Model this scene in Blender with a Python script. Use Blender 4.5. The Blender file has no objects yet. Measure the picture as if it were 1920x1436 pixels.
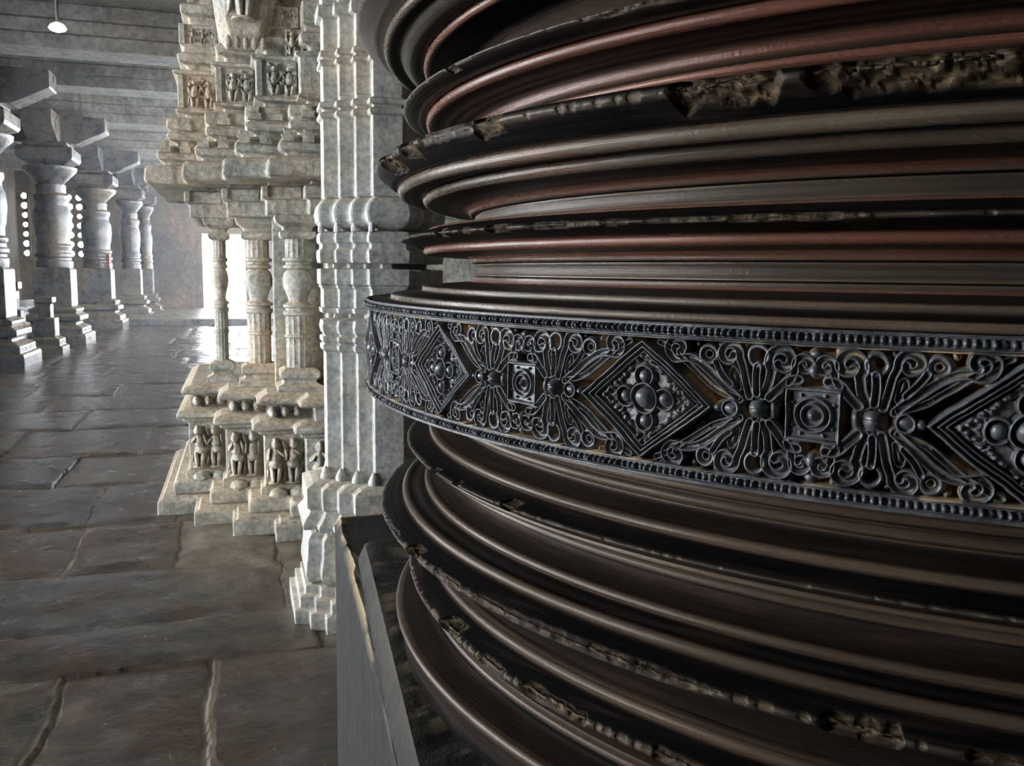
import bpy, math, random
import numpy as np

random.seed(7)
rng = np.random.default_rng(11)
SC = bpy.context.scene
COL = SC.collection

# ------------------------------------------------------------------ camera
FPX, PITCH, ROLL, YAW, EYE = 1659.2163, .123118632, -.0118508, math.radians(17.0), 1.1
R = 0.5                                   # radius of the carved belt of the big pillar
AX, AY = 1.174244 * R, 1.250217 * R       # its axis
_cr, _sr = math.cos(ROLL), math.sin(ROLL)
_c, _s = math.cos(PITCH), math.sin(PITCH)

def turn(d):
    c, s = math.cos(YAW), math.sin(YAW)
    return np.array([d[0]*c + d[1]*s, -d[0]*s + d[1]*c, d[2]])

def ray(x, y):
    u = (x - 960) / FPX; v = (718 - y) / FPX
    u, v = u*_cr + v*_sr, -u*_sr + v*_cr
    return turn(np.array([u, _c + v*_s, -_s + v*_c]))

def W(x, y, Y):                           # the point seen at a pixel, at the distance Y down the hall
    d = ray(x, y) * (Y / ray(x, y)[1])
    return float(d[0]), float(d[2] + EYE)

def make_camera():
    cam = bpy.data.cameras.new('camera'); o = bpy.data.objects.new('camera', cam); COL.objects.link(o)
    fw = turn(np.array([0, _c, -_s])); up = turn(np.array([0, _s, _c])); rt = turn(np.array([1., 0, 0]))
    r2 = _cr*rt - _sr*up; u2 = _sr*rt + _cr*up
    from mathutils import Matrix
    m = Matrix(((r2[0], u2[0], -fw[0], 0), (r2[1], u2[1], -fw[1], 0), (r2[2], u2[2], -fw[2], EYE), (0, 0, 0, 1)))
    o.matrix_world = m
    cam.sensor_fit = 'HORIZONTAL'; cam.sensor_width = 36; cam.lens = 36 * FPX / 1920
    cam.clip_start = .02; cam.clip_end = 200
    SC.camera = o
make_camera()

# ------------------------------------------------------------------ noise in numpy
def _h(ix, iy, seed):
    n = (ix.astype(np.int64) * 374761393 + iy.astype(np.int64) * 668265263 + seed * 974711) & 0x7fffffff
    n = ((n ^ (n >> 13)) * 1274126177) & 0x7fffffff
    return ((n ^ (n >> 16)) & 0xffff) / 65535.0

def vn(x, y, seed=0):
    x = np.asarray(x, float); y = np.asarray(y, float) + 0*x; x = x + 0*y
    ix = np.floor(x); iy = np.floor(y); fx = x-ix; fy = y-iy
    fx = fx*fx*(3-2*fx); fy = fy*fy*(3-2*fy)
    a = _h(ix, iy, seed); b = _h(ix+1, iy, seed); c = _h(ix, iy+1, seed); d = _h(ix+1, iy+1, seed)
    return (a*(1-fx)+b*fx)*(1-fy) + (c*(1-fx)+d*fx)*fy

def fbm(x, y, seed=0, o=4):
    s = 0; a = .5; t = 0
    for k in range(o):
        s = s + a*vn(x*2**k, y*2**k, seed+k*17); t += a; a *= .5
    return s/t

def ss(a, b, x):
    t = np.clip((x-a)/(b-a), 0, 1); return t*t*(3-2*t)

# ------------------------------------------------------------------ mesh helpers
def link(name, me, mat, parent=None):
    o = bpy.data.objects.new(name, me); COL.objects.link(o)
    if mat: me.materials.append(mat)
    if parent: o.parent = parent
    return o

def np_mesh(name, V, Q, mat, parent=None, smooth=True, col=None, attr=None, uv=None):
    """V (n,3), Q (m,4) quads."""
    me = bpy.data.meshes.new(name)
    V = np.asarray(V, np.float32); Q = np.asarray(Q, np.int32)
    me.vertices.add(len(V)); me.vertices.foreach_set('co', V.ravel())
    me.loops.add(Q.size); me.loops.foreach_set('vertex_index', Q.ravel())
    me.polygons.add(len(Q)); me.polygons.foreach_set('loop_start', np.arange(0, Q.size, 4, dtype=np.int32))
    me.update(calc_edges=True)
    if smooth: me.polygons.foreach_set('use_smooth', np.ones(len(Q), bool))
    if col is not None:
        a = me.color_attributes.new('tint', 'FLOAT_COLOR', 'POINT')
        c = np.ones((len(V), 4), np.float32); c[:, :3] = col; a.data.foreach_set('color', c.ravel())
    for k, v in (attr or {}).items():
        a = me.attributes.new(k, 'FLOAT', 'POINT'); a.data.foreach_set('value', np.asarray(v, np.float32).ravel())
    if uv is not None:
        l = me.uv_layers.new(name='along'); l.data.foreach_set('uv', np.asarray(uv, np.float32)[Q.ravel()].ravel())
    me.validate()
    return link(name, me, mat, parent)

def grid_quads(n, m, wrap=False):
    i = np.arange(n if wrap else n-1)[:, None]; j = np.arange(m-1)[None, :]
    i2 = (i+1) % n
    return np.stack([i*m+j, i2*m+j, i2*m+j+1, i*m+j+1], -1).reshape(-1, 4)

class MB:
    """collects boxes, prisms, lathes into one mesh"""
    def __init__(s): s.v = []; s.f = []
    def add(s, v, f):
        b = len(s.v); s.v += [tuple(map(float, p)) for p in v]; s.f += [tuple(b+i for i in q) for q in f]
    def box(s, x0, x1, y0, y1, z0, z1, c=0.0):
        if c <= 0:
            v = [(x, y, z) for z in (z0, z1) for x, y in ((x0, y0), (x1, y0), (x1, y1), (x0, y1))]
            s.add(v, [(0, 3, 2, 1), (4, 5, 6, 7), (0, 1, 5, 4), (1, 2, 6, 5), (2, 3, 7, 6), (3, 0, 4, 7)])
        else:
            pl = [(x0, y0), (x1, y0), (x1, y1), (x0, y1)]
            s.stack(pl, [(-c, z0), (0, z0+c), (0, z1-c), (-c, z1)], ccw=True)
    def lathe(s, cx, cy, prof, n=24, ph=0.0, flute=0, fd=0.0, fz=None):
        b = []
        for (r, z) in prof:
            for k in range(n):
                a = ph + 2*math.pi*k/n
                rr = r
                if flute and fz and any(q0 <= z <= q1 for q0, q1 in fz): rr = r*(1-fd*(.5+.5*math.cos(flute*a)))
                b.append((cx+rr*math.cos(a), cy+rr*math.sin(a), z))
        f = []
        m = len(prof)
        for i in range(m-1):
            for k in range(n):
                k2 = (k+1) % n
                f.append((i*n+k, i*n+k2, (i+1)*n+k2, (i+1)*n+k))
        f.append(tuple(range(n-1, -1, -1))); f.append(tuple((m-1)*n+k for k in range(n)))
        s.add(b, f)
    def stack(s, plan, prof, ccw=False):
        """closed axis-aligned plan (outside on the right of travel), offset o outward at each height z"""
        P = [np.array(p, float) for p in (plan[::-1] if ccw else plan)]
        n = len(P); off = []
        for i in range(n):
            d0 = P[i]-P[i-1]; d1 = P[(i+1) % n]-P[i]
            d0 = d0/np.linalg.norm(d0); d1 = d1/np.linalg.norm(d1)
            n0 = np.array([d0[1], -d0[0]]); n1 = np.array([d1[1], -d1[0]])
            off.append((n0+n1)/(1+float(n0@n1)))
        # outside on the right of travel means the polygon runs clockwise seen from above... flip if not
        v = [(*(P[i]+o*off[i]), z) for o, z in prof for i in range(n)]
        f = []; m = len(prof)
        for j in range(m-1):
            for i in range(n):
                i2 = (i+1) % n
                f.append((j*n+i2, j*n+i, (j+1)*n+i, (j+1)*n+i2)[::-1])
        f.append(tuple(range(n))); f.append(tuple((m-1)*n+i for i in range(n))[::-1])
        s.add(v, f)
    def build(s, name, mat, parent=None, smooth=False, bevel=0.0, sub=0):
        me = bpy.data.meshes.new(name); me.from_pydata(s.v, [], s.f); me.update()
        import bmesh
        bm = bmesh.new(); bm.from_mesh(me); bmesh.ops.recalc_face_normals(bm, faces=bm.faces); bm.to_mesh(me); bm.free()
        if smooth:
            me.polygons.foreach_set('use_smooth', np.ones(len(me.polygons), bool))
            me.set_sharp_from_angle(angle=math.radians(38))
        o = link(name, me, mat, parent)
        if bevel:
            b = o.modifiers.new('worn', 'BEVEL'); b.width = bevel; b.segments = 2; b.limit_method = 'ANGLE'; b.angle_limit = math.radians(40)
        return o

def tag(o, label, cat, group=None):
    o['label'] = label; o['category'] = cat; o['kind'] = 'thing'
    if group: o['group'] = group
    return o
def struct(o): o['kind'] = 'structure'; return o
def empty(name, loc=(0, 0, 0)):
    o = bpy.data.objects.new(name, None); o.location = loc; o.empty_display_size = .1; COL.objects.link(o); return o
def reparent(o, root):
    """geometry is written in world coordinates; keep it there under a root that stands elsewhere"""
    from mathutils import Matrix
    o.parent = root; o.matrix_parent_inverse = Matrix.Translation(root.location).inverted()
    return o

# ------------------------------------------------------------------ materials
def nodes(name):
    m = bpy.data.materials.new(name); m.use_nodes = True
    nt = m.node_tree; nt.nodes.clear()
    out = nt.nodes.new('ShaderNodeOutputMaterial'); p = nt.nodes.new('ShaderNodeBsdfPrincipled')
    nt.links.new(p.outputs[0], out.inputs[0])
    return m, nt, p
def N(nt, t, **kw):
    n = nt.nodes.new(t)
    for k, v in kw.items():
        if k in n.inputs.keys(): n.inputs[k].default_value = v
        else: setattr(n, k, v)
    return n
def noise(nt, vec, scale, detail=6, rough=.6):
    n = N(nt, 'ShaderNodeTexNoise', Scale=scale, Detail=detail, Roughness=rough); nt.links.new(vec, n.inputs['Vector']); return n.outputs['Fac']
def ramp(nt, fac, stops):
    r = N(nt, 'ShaderNodeValToRGB'); nt.links.new(fac, r.inputs[0])
    e = r.color_ramp.elements
    while len(e) < len(stops): e.new(.5)
    for i, (p, c) in enumerate(stops):
        e[i].position = p; e[i].color = (*c, 1) if not isinstance(c, (int, float)) else (c, c, c, 1)
    return r.outputs[0]
def mix(nt, fac, a, b, mode='MIX'):
    m = N(nt, 'ShaderNodeMix', data_type='RGBA', blend_type=mode)
    for i, v in ((0, fac), (6, a), (7, b)):
        if isinstance(v, bpy.types.NodeSocket): nt.links.new(v, m.inputs[i])
        elif isinstance(v, (int, float)): m.inputs[i].default_value = v
        else: m.inputs[i].default_value = (*v, 1)
    return m.outputs[2]
def scaled(nt, vec, s):
    m = N(nt, 'ShaderNodeMapping'); m.inputs['Scale'].default_value = s; nt.links.new(vec, m.inputs['Vector']); return m.outputs[0]
def bump(nt, p, h, dist, strength=1.0, prev=None):
    b = N(nt, 'ShaderNodeBump', Strength=strength, Distance=dist); nt.links.new(h, b.inputs['Height'])
    if prev: nt.links.new(prev, b.inputs['Normal'])
    nt.links.new(b.outputs[0], p.inputs['Normal']); return b.outputs[0]
def math_(nt, op, a, b=0.0):
    m = N(nt, 'ShaderNodeMath', operation=op)
    for i, v in ((0, a), (1, b)):
        if isinstance(v, bpy.types.NodeSocket): nt.links.new(v, m.inputs[i])
        else: m.inputs[i].default_value = v
    return m.outputs[0]

def mat_turned():
    m, nt, p = nodes('polished_soapstone')
    uv = N(nt, 'ShaderNodeUVMap', uv_map='along').outputs[0]
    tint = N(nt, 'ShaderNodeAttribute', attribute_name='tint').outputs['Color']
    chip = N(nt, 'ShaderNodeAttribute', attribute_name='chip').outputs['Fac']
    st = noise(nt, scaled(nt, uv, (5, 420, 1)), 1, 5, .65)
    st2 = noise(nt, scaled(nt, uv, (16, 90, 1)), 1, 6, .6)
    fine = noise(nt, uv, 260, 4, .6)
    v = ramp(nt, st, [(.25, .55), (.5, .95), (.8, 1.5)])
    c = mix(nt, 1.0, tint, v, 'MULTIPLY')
    c = mix(nt, ramp(nt, st2, [(.52, 0.), (.75, .55)]), c, (.062, .040, .028))
    tan = ramp(nt, noise(nt, uv, 90, 5, .7), [(.3, (.03, .026, .026)), (.5, (.13, .09, .055)), (.7, (.36, .245, .14))])
    c = mix(nt, chip, c, tan)
    nt.links.new(c, p.inputs['Base Color'])
    r = ramp(nt, math_(nt, 'ADD', math_(nt, 'MULTIPLY', st2, .6), math_(nt, 'MULTIPLY', fine, .4)), [(.3, .16), (.7, .36)])
    r = mix(nt, chip, r, (.62, .62, .62))
    bw = N(nt, 'ShaderNodeRGBToBW'); nt.links.new(tint, bw.inputs[0])
    oil = ramp(nt, bw.outputs[0], [(.010, 0.), (.034, .45), (.075, 1.)])            # sooty faces are matt, lightened bead tints shine
    nt.links.new(mix(nt, oil, (.04, .04, .04), (.31, .31, .31)), p.inputs['Specular IOR Level'])
    p.inputs['Specular Tint'].default_value = (1, .88, .78, 1)
    r = mix(nt, oil, (.5, .5, .5), r)
    nt.links.new(r, p.inputs['Roughness'])
    b = bump(nt, p, st, .0009, .55)
    b = bump(nt, p, noise(nt, scaled(nt, uv, (420, 25, 1)), 1, 3, .5), .0005, .5, b)
    h2 = math_(nt, 'MULTIPLY', noise(nt, uv, 140, 6, .7), math_(nt, 'ADD', math_(nt, 'MULTIPLY', chip, 1.0), .015))
    bump(nt, p, h2, .006, .9, b)
    return m

def mat_carved():
    m, nt, p = nodes('carved_soapstone')
    oc = N(nt, 'ShaderNodeTexCoord').outputs['Object']
    dust = N(nt, 'ShaderNodeAttribute', attribute_name='dust').outputs['Fac']
    hole = N(nt, 'ShaderNodeAttribute', attribute_name='hole').outputs['Fac']
    n1 = noise(nt, oc, 60, 6, .65)
    c = ramp(nt, n1, [(.3, (.036, .037, .041)), (.55, (.085, .087, .092)), (.75, (.155, .155, .158))])
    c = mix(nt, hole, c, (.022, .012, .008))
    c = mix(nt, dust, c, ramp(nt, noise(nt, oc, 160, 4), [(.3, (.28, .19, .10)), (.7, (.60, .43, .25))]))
    nt.links.new(c, p.inputs['Base Color'])
    r = mix(nt, dust, ramp(nt, noise(nt, oc, 150, 3), [(.3, .22), (.7, .40)]), (.9, .9, .9))
    nt.links.new(r, p.inputs['Roughness'])
    bump(nt, p, noise(nt, oc, 330, 4, .65), .0008, .6)
    return m

def mat_block():
    m, nt, p = nodes('worn_black_stone')
    oc = N(nt, 'ShaderNodeTexCoord').outputs['Object']
    chip = N(nt, 'ShaderNodeAttribute', attribute_name='chip').outputs['Fac']
    n1 = noise(nt, scaled(nt, oc, (60, 60, 6)), 1, 6, .7)
    n2 = noise(nt, oc, 22, 7, .7)
    c = ramp(nt, n2, [(.35, (.007, .007, .007)), (.6, (.016, .015, .013)), (.78, (.06, .045, .03))])
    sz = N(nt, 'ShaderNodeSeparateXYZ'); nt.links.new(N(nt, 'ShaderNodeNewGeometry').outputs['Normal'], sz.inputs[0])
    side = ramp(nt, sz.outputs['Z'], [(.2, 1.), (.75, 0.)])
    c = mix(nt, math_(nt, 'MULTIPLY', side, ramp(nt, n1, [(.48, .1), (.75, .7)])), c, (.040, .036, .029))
    c = mix(nt, chip, c, (.33, .24, .14))
    nt.links.new(c, p.inputs['Base Color'])
    nt.links.new(ramp(nt, n2, [(.3, .55), (.7, .85)]), p.inputs['Roughness'])
    p.inputs['Specular IOR Level'].default_value = .18
    b = bump(nt, p, n2, .006, .8)
    bump(nt, p, noise(nt, scaled(nt, oc, (220, 220, 20)), 1, 4), .0015, .5, b)
    return m

def mat_stone(name, base, light, dustc, rough=(.55, .85), scale=9, bd=.006, dust=.75, streak=0.0, spec=.35):
    m, nt, p = nodes(name)
    tc = N(nt, 'ShaderNodeTexCoord').outputs['Object']
    geo = N(nt, 'ShaderNodeNewGeometry').outputs['Normal']
    sep = N(nt, 'ShaderNodeSeparateXYZ'); nt.links.new(geo, sep.inputs[0])
    n1 = noise(nt, tc, scale, 8, .65); n2 = noise(nt, tc, scale*4.3, 6, .6); n3 = noise(nt, tc, scale*.27, 4, .6)
    c = ramp(nt, n1, [(.3, base), (.7, light)])
    c = mix(nt, ramp(nt, n3, [(.42, 0.), (.66, .65)]), c, dustc)
    up = math_(nt, 'MULTIPLY', ramp(nt, sep.outputs['Z'], [(.35, 0.), (.8, 1.)]), dust)
    c = mix(nt, up, c, dustc)
    n4 = noise(nt, scaled(nt, tc, (scale*1.6, scale*1.6, scale*.35)), 1, 6, .7)
    c = mix(nt, ramp(nt, n4, [(.52, 0.), (.72, .6)]), c, tuple(v*.45 for v in base))
    c = mix(nt, 1.0, c, ramp(nt, n2, [(.3, .62), (.7, 1.35)]), 'MULTIPLY')
    nt.links.new(c, p.inputs['Base Color'])
    nt.links.new(ramp(nt, n1, [(.3, rough[0]), (.7, rough[1])]), p.inputs['Roughness'])
    p.inputs['Specular IOR Level'].default_value = spec
    b = bump(nt, p, n1, bd, .8); bump(nt, p, n2, bd*.35, .8, b)
    return m

def mat_floor():
    m, nt, p = nodes('trodden_flagstones')
    tc = N(nt, 'ShaderNodeTexCoord').outputs['Object']
    tint = N(nt, 'ShaderNodeAttribute', attribute_name='tint').outputs['Color']
    joint = N(nt, 'ShaderNodeAttribute', attribute_name='joint').outputs['Fac']
    dry = N(nt, 'ShaderNodeAttribute', attribute_name='dry').outputs['Fac']
    n1 = noise(nt, tc, 7, 8, .68); n2 = noise(nt, tc, 34, 6, .65); n3 = noise(nt, scaled(nt, tc, (3, 9, 1)), 1, 5, .6); n4 = noise(nt, tc, 3.1, 6, .6)
    c = mix(nt, 1.0, tint, ramp(nt, n1, [(.3, .4), (.5, 1.), (.7, 1.9)]), 'MULTIPLY')
    c = mix(nt, ramp(nt, n4, [(.48, 0.), (.62, .75)]), c, (.055, .030, .020))
    c = mix(nt, ramp(nt, n2, [(.55, 0.), (.75, .6)]), c, (.11, .085, .055))
    c = mix(nt, math_(nt, 'MULTIPLY', dry, .75), c, ramp(nt, n1, [(.3, (.12, .095, .07)), (.7, (.29, .225, .15))]))
    c = mix(nt, joint, c, ramp(nt, n3, [(.35, (.03, .02, .014)), (.62, (.12, .08, .05))]))
    nt.links.new(c, p.inputs['Base Color'])
    r = ramp(nt, math_(nt, 'ADD', math_(nt, 'MULTIPLY', n1, .55), math_(nt, 'MULTIPLY', n3, .45)), [(.33, .10), (.66, .33)])
    r = mix(nt, joint, r, (.6, .6, .6)); r = mix(nt, dry, r, (.62, .62, .62))
    nt.links.new(r, p.inputs['Roughness'])
    p.inputs['Specular IOR Level'].default_value = .55
    b = bump(nt, p, n1, .008, .5); bump(nt, p, n2, .0045, .6, b)
    return m

def mat_plain(name, c, rough=.6, emit=None):
    m, nt, p = nodes(name)
    tc = N(nt, 'ShaderNodeTexCoord').outputs['Object']
    nt.links.new(ramp(nt, noise(nt, tc, 25, 5), [(.3, tuple(v*.75 for v in c)), (.7, tuple(min(1, v*1.2) for v in c))]), p.inputs['Base Color'])
    p.inputs['Roughness'].default_value = rough
    if emit:
        p.inputs['Emission Color'].default_value = (*emit[0], 1); p.inputs['Emission Strength'].default_value = emit[1]
    return m

M_TURN = mat_turned(); M_CARVE = mat_carved(); M_BLOCK = mat_block(); M_FLOOR = mat_floor()
M_SHRINE = mat_stone('weathered_schist', (.18, .185, .165), (.52, .50, .44), (.52, .41, .29), scale=11, bd=.018)
M_PIER = mat_stone('grey_green_schist', (.27, .28, .27), (.54, .54, .51), (.52, .44, .33), rough=(.36, .62), scale=14, bd=.004, dust=.6)
M_ROW = mat_stone('dark_hall_schist', (.035, .037, .043), (.09, .09, .09), (.14, .105, .07), rough=(.18, .42), scale=7, bd=.01)
M_BEAM = mat_stone('beam_schist', (.10, .10, .095), (.26, .26, .24), (.20, .15, .115), scale=4, bd=.02, dust=.3)
M_WALL = mat_stone('hall_wall_stone', (.04, .037, .034), (.09, .08, .066), (.16, .105, .065), scale=3, bd=.02)

# ------------------------------------------------------------------ big turned pillar
TH0 = math.radians(-205); TH1 = math.radians(-92)
def angles(step_fine, step_coarse):
    n1 = int((TH1-TH0)/math.radians(step_fine)); n2 = int((2*math.pi-(TH1-TH0))/math.radians(step_coarse))
    a = TH0+(TH1-TH0)*np.arange(n1)/n1; b = TH1+(2*math.pi-TH1+TH0)*np.arange(n2)/n2
    return np.concatenate([a, b])

K = (.005, .0045, .005); NB = (.040, .026, .018); NL = (.020, .013, .009); T = (.102, .075, .053); P = (.142, .057, .038); G = (.050, .038, .029); L = (.070, .047, .032); D = (.018, .014, .012)  # bead tints hold lightening for caught light; their pink is red residue
pillar = empty('turned_pillar', (AX, AY, 0))
tag(pillar, 'huge dark lathe-turned pillar with flanged discs and a carved lozenge belt, nearest the viewer', 'pillar')

def expand(tokens):
    pts = []; cols = []; chips = []
    for t in tokens:
        if t[0] == 'b':
            _, r, z, rad, c = t[:5]
            if z < -.19: rad *= .78
            for k in range(9):
                a = math.radians(95 - 190*k/8)
                pts.append((r-rad+rad*math.cos(a), z+rad*math.sin(a))); cols.append(c); chips.append(0)
        elif t[0] == 'r':
            pts.append((t[1], t[2])); cols.append(t[4]); chips.append((t[3], t[5] if len(t) > 5 else []))
        else:
            pts.append((t[0], t[1])); cols.append(t[2]); chips.append(0)
    pts = np.array(pts); cols = np.array(cols, float)
    ridge = [(pts[i, 0], pts[i, 1], *chips[i]) for i in range(len(pts)) if chips[i]]
    op = [pts[0]]; oc = [cols[0]]
    for i in range(1, len(pts)):
        L = np.linalg.norm(pts[i]-pts[i-1]); k = max(1, int(math.ceil(L/.0035)))
        for j in range(1, k+1):
            f = j/k
            op.append(pts[i-1]*(1-f)+pts[i]*f); oc.append(cols[i-1]*(1-ss(.25, .75, f))+cols[i]*ss(.25, .75, f))
    return np.array(op), np.array(oc), ridge

SEED = [100]
ANG = angles(.085, 1.2)
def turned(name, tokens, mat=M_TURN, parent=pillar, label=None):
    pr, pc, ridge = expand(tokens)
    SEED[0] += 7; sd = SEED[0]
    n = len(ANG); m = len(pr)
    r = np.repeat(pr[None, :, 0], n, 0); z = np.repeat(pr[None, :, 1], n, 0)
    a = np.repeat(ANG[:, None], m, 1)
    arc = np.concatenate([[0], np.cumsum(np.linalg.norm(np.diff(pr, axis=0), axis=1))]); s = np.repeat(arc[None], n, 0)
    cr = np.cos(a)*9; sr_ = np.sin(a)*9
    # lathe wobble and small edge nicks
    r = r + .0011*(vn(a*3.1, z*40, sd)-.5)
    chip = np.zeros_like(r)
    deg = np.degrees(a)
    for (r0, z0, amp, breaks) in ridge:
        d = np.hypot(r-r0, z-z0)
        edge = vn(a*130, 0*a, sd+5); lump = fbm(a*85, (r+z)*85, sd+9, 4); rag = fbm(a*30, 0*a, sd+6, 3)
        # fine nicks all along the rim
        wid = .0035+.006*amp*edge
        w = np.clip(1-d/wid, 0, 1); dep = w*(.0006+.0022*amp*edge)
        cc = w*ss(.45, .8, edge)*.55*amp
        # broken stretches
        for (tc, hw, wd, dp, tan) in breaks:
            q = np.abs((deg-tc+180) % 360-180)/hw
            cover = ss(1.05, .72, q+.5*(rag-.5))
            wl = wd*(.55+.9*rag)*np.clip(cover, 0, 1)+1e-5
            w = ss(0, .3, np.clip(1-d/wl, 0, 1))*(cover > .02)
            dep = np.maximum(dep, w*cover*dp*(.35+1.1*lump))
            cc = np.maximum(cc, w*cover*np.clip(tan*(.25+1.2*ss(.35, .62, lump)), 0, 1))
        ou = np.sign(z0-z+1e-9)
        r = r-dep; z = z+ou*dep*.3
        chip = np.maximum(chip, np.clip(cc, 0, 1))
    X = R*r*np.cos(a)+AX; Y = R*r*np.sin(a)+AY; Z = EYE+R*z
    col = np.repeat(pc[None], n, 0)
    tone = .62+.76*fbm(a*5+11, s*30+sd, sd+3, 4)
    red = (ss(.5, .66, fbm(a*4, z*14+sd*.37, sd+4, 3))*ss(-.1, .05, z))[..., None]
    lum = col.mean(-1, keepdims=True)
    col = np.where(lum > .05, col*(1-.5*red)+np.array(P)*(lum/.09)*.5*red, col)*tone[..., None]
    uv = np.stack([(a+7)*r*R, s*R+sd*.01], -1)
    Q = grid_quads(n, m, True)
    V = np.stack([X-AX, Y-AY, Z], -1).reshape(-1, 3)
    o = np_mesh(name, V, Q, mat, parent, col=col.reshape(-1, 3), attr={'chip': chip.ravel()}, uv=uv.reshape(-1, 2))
    if label: o['label'] = label
    return o

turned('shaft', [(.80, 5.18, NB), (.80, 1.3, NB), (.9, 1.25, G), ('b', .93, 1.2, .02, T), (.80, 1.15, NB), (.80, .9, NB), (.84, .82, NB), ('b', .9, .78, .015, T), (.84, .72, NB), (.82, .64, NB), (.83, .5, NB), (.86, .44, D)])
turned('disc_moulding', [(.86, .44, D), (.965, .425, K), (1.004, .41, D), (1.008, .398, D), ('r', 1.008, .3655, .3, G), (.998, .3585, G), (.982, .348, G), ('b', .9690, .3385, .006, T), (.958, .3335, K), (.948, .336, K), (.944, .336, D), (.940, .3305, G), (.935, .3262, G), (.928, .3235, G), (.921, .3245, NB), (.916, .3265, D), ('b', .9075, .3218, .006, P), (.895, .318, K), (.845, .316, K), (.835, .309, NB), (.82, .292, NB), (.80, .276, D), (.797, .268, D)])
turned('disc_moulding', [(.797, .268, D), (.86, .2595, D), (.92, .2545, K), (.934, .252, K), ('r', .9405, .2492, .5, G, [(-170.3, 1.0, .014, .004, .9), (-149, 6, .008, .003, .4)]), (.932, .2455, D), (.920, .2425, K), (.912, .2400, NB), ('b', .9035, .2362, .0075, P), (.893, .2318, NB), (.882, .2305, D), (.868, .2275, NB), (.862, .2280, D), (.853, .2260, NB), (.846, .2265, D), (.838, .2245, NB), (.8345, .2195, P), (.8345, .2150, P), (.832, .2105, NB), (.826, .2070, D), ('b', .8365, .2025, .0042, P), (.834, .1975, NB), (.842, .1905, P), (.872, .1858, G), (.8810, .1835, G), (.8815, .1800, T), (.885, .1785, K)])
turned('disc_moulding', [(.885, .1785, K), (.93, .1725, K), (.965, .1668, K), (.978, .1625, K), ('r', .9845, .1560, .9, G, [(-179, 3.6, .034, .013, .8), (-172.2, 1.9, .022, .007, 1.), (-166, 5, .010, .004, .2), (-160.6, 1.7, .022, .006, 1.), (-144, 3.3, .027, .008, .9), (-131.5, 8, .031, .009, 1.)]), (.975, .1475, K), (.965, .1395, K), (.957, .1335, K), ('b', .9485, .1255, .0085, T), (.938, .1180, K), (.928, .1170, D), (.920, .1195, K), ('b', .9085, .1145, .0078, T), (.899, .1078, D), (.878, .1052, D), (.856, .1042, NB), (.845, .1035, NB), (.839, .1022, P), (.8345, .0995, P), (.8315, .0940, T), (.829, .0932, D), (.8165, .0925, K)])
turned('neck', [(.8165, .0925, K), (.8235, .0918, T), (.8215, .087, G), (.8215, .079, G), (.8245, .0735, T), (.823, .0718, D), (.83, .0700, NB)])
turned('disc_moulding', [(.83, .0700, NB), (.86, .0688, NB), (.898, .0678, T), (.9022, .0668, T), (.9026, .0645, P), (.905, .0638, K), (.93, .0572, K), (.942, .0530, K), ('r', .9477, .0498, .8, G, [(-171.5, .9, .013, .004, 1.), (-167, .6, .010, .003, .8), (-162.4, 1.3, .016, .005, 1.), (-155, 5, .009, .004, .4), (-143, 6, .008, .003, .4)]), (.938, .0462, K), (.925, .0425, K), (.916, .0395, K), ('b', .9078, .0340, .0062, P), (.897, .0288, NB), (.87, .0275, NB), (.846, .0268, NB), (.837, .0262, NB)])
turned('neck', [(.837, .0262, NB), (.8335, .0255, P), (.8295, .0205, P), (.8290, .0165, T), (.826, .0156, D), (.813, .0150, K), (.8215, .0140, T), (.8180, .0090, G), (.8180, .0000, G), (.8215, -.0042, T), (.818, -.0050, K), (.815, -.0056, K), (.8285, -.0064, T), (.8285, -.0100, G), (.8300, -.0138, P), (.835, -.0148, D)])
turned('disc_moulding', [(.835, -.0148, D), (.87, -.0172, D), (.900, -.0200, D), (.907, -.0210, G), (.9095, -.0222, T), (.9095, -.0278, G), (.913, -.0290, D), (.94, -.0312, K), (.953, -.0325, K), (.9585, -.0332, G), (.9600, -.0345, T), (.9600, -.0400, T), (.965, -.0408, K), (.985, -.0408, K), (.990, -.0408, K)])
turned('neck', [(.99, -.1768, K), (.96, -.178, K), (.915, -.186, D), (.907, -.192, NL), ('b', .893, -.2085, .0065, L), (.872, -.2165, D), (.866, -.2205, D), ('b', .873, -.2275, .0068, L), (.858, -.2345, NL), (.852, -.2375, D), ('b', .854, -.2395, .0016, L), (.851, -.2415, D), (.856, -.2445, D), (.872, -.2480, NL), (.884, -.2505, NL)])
turned('disc_moulding', [(.884, -.2505, NL), ('b', .8985, -.2555, .0062, L), (.903, -.2612, K), (.918, -.2645, K), (.930, -.2668, K), ('r', .9355, -.2690, .5, G, [(-174.5, .8, .010, .005, 1.), (-169.6, .5, .012, .005, 1.), (-161.8, 1.1, .018, .006, 1.)]), (.930, -.2735, D), (.921, -.2790, NL), ('b', .9145, -.2845, .0050, L), (.902, -.2905, D), (.893, -.2950, D), ('b', .8895, -.3030, .0062, L), (.876, -.3090, D), (.868, -.3130, NL), (.864, -.3190, D), (.868, -.3245, NL), (.876, -.3292, D), (.886, -.3325, NL), (.894, -.3345, NL)])
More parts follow.
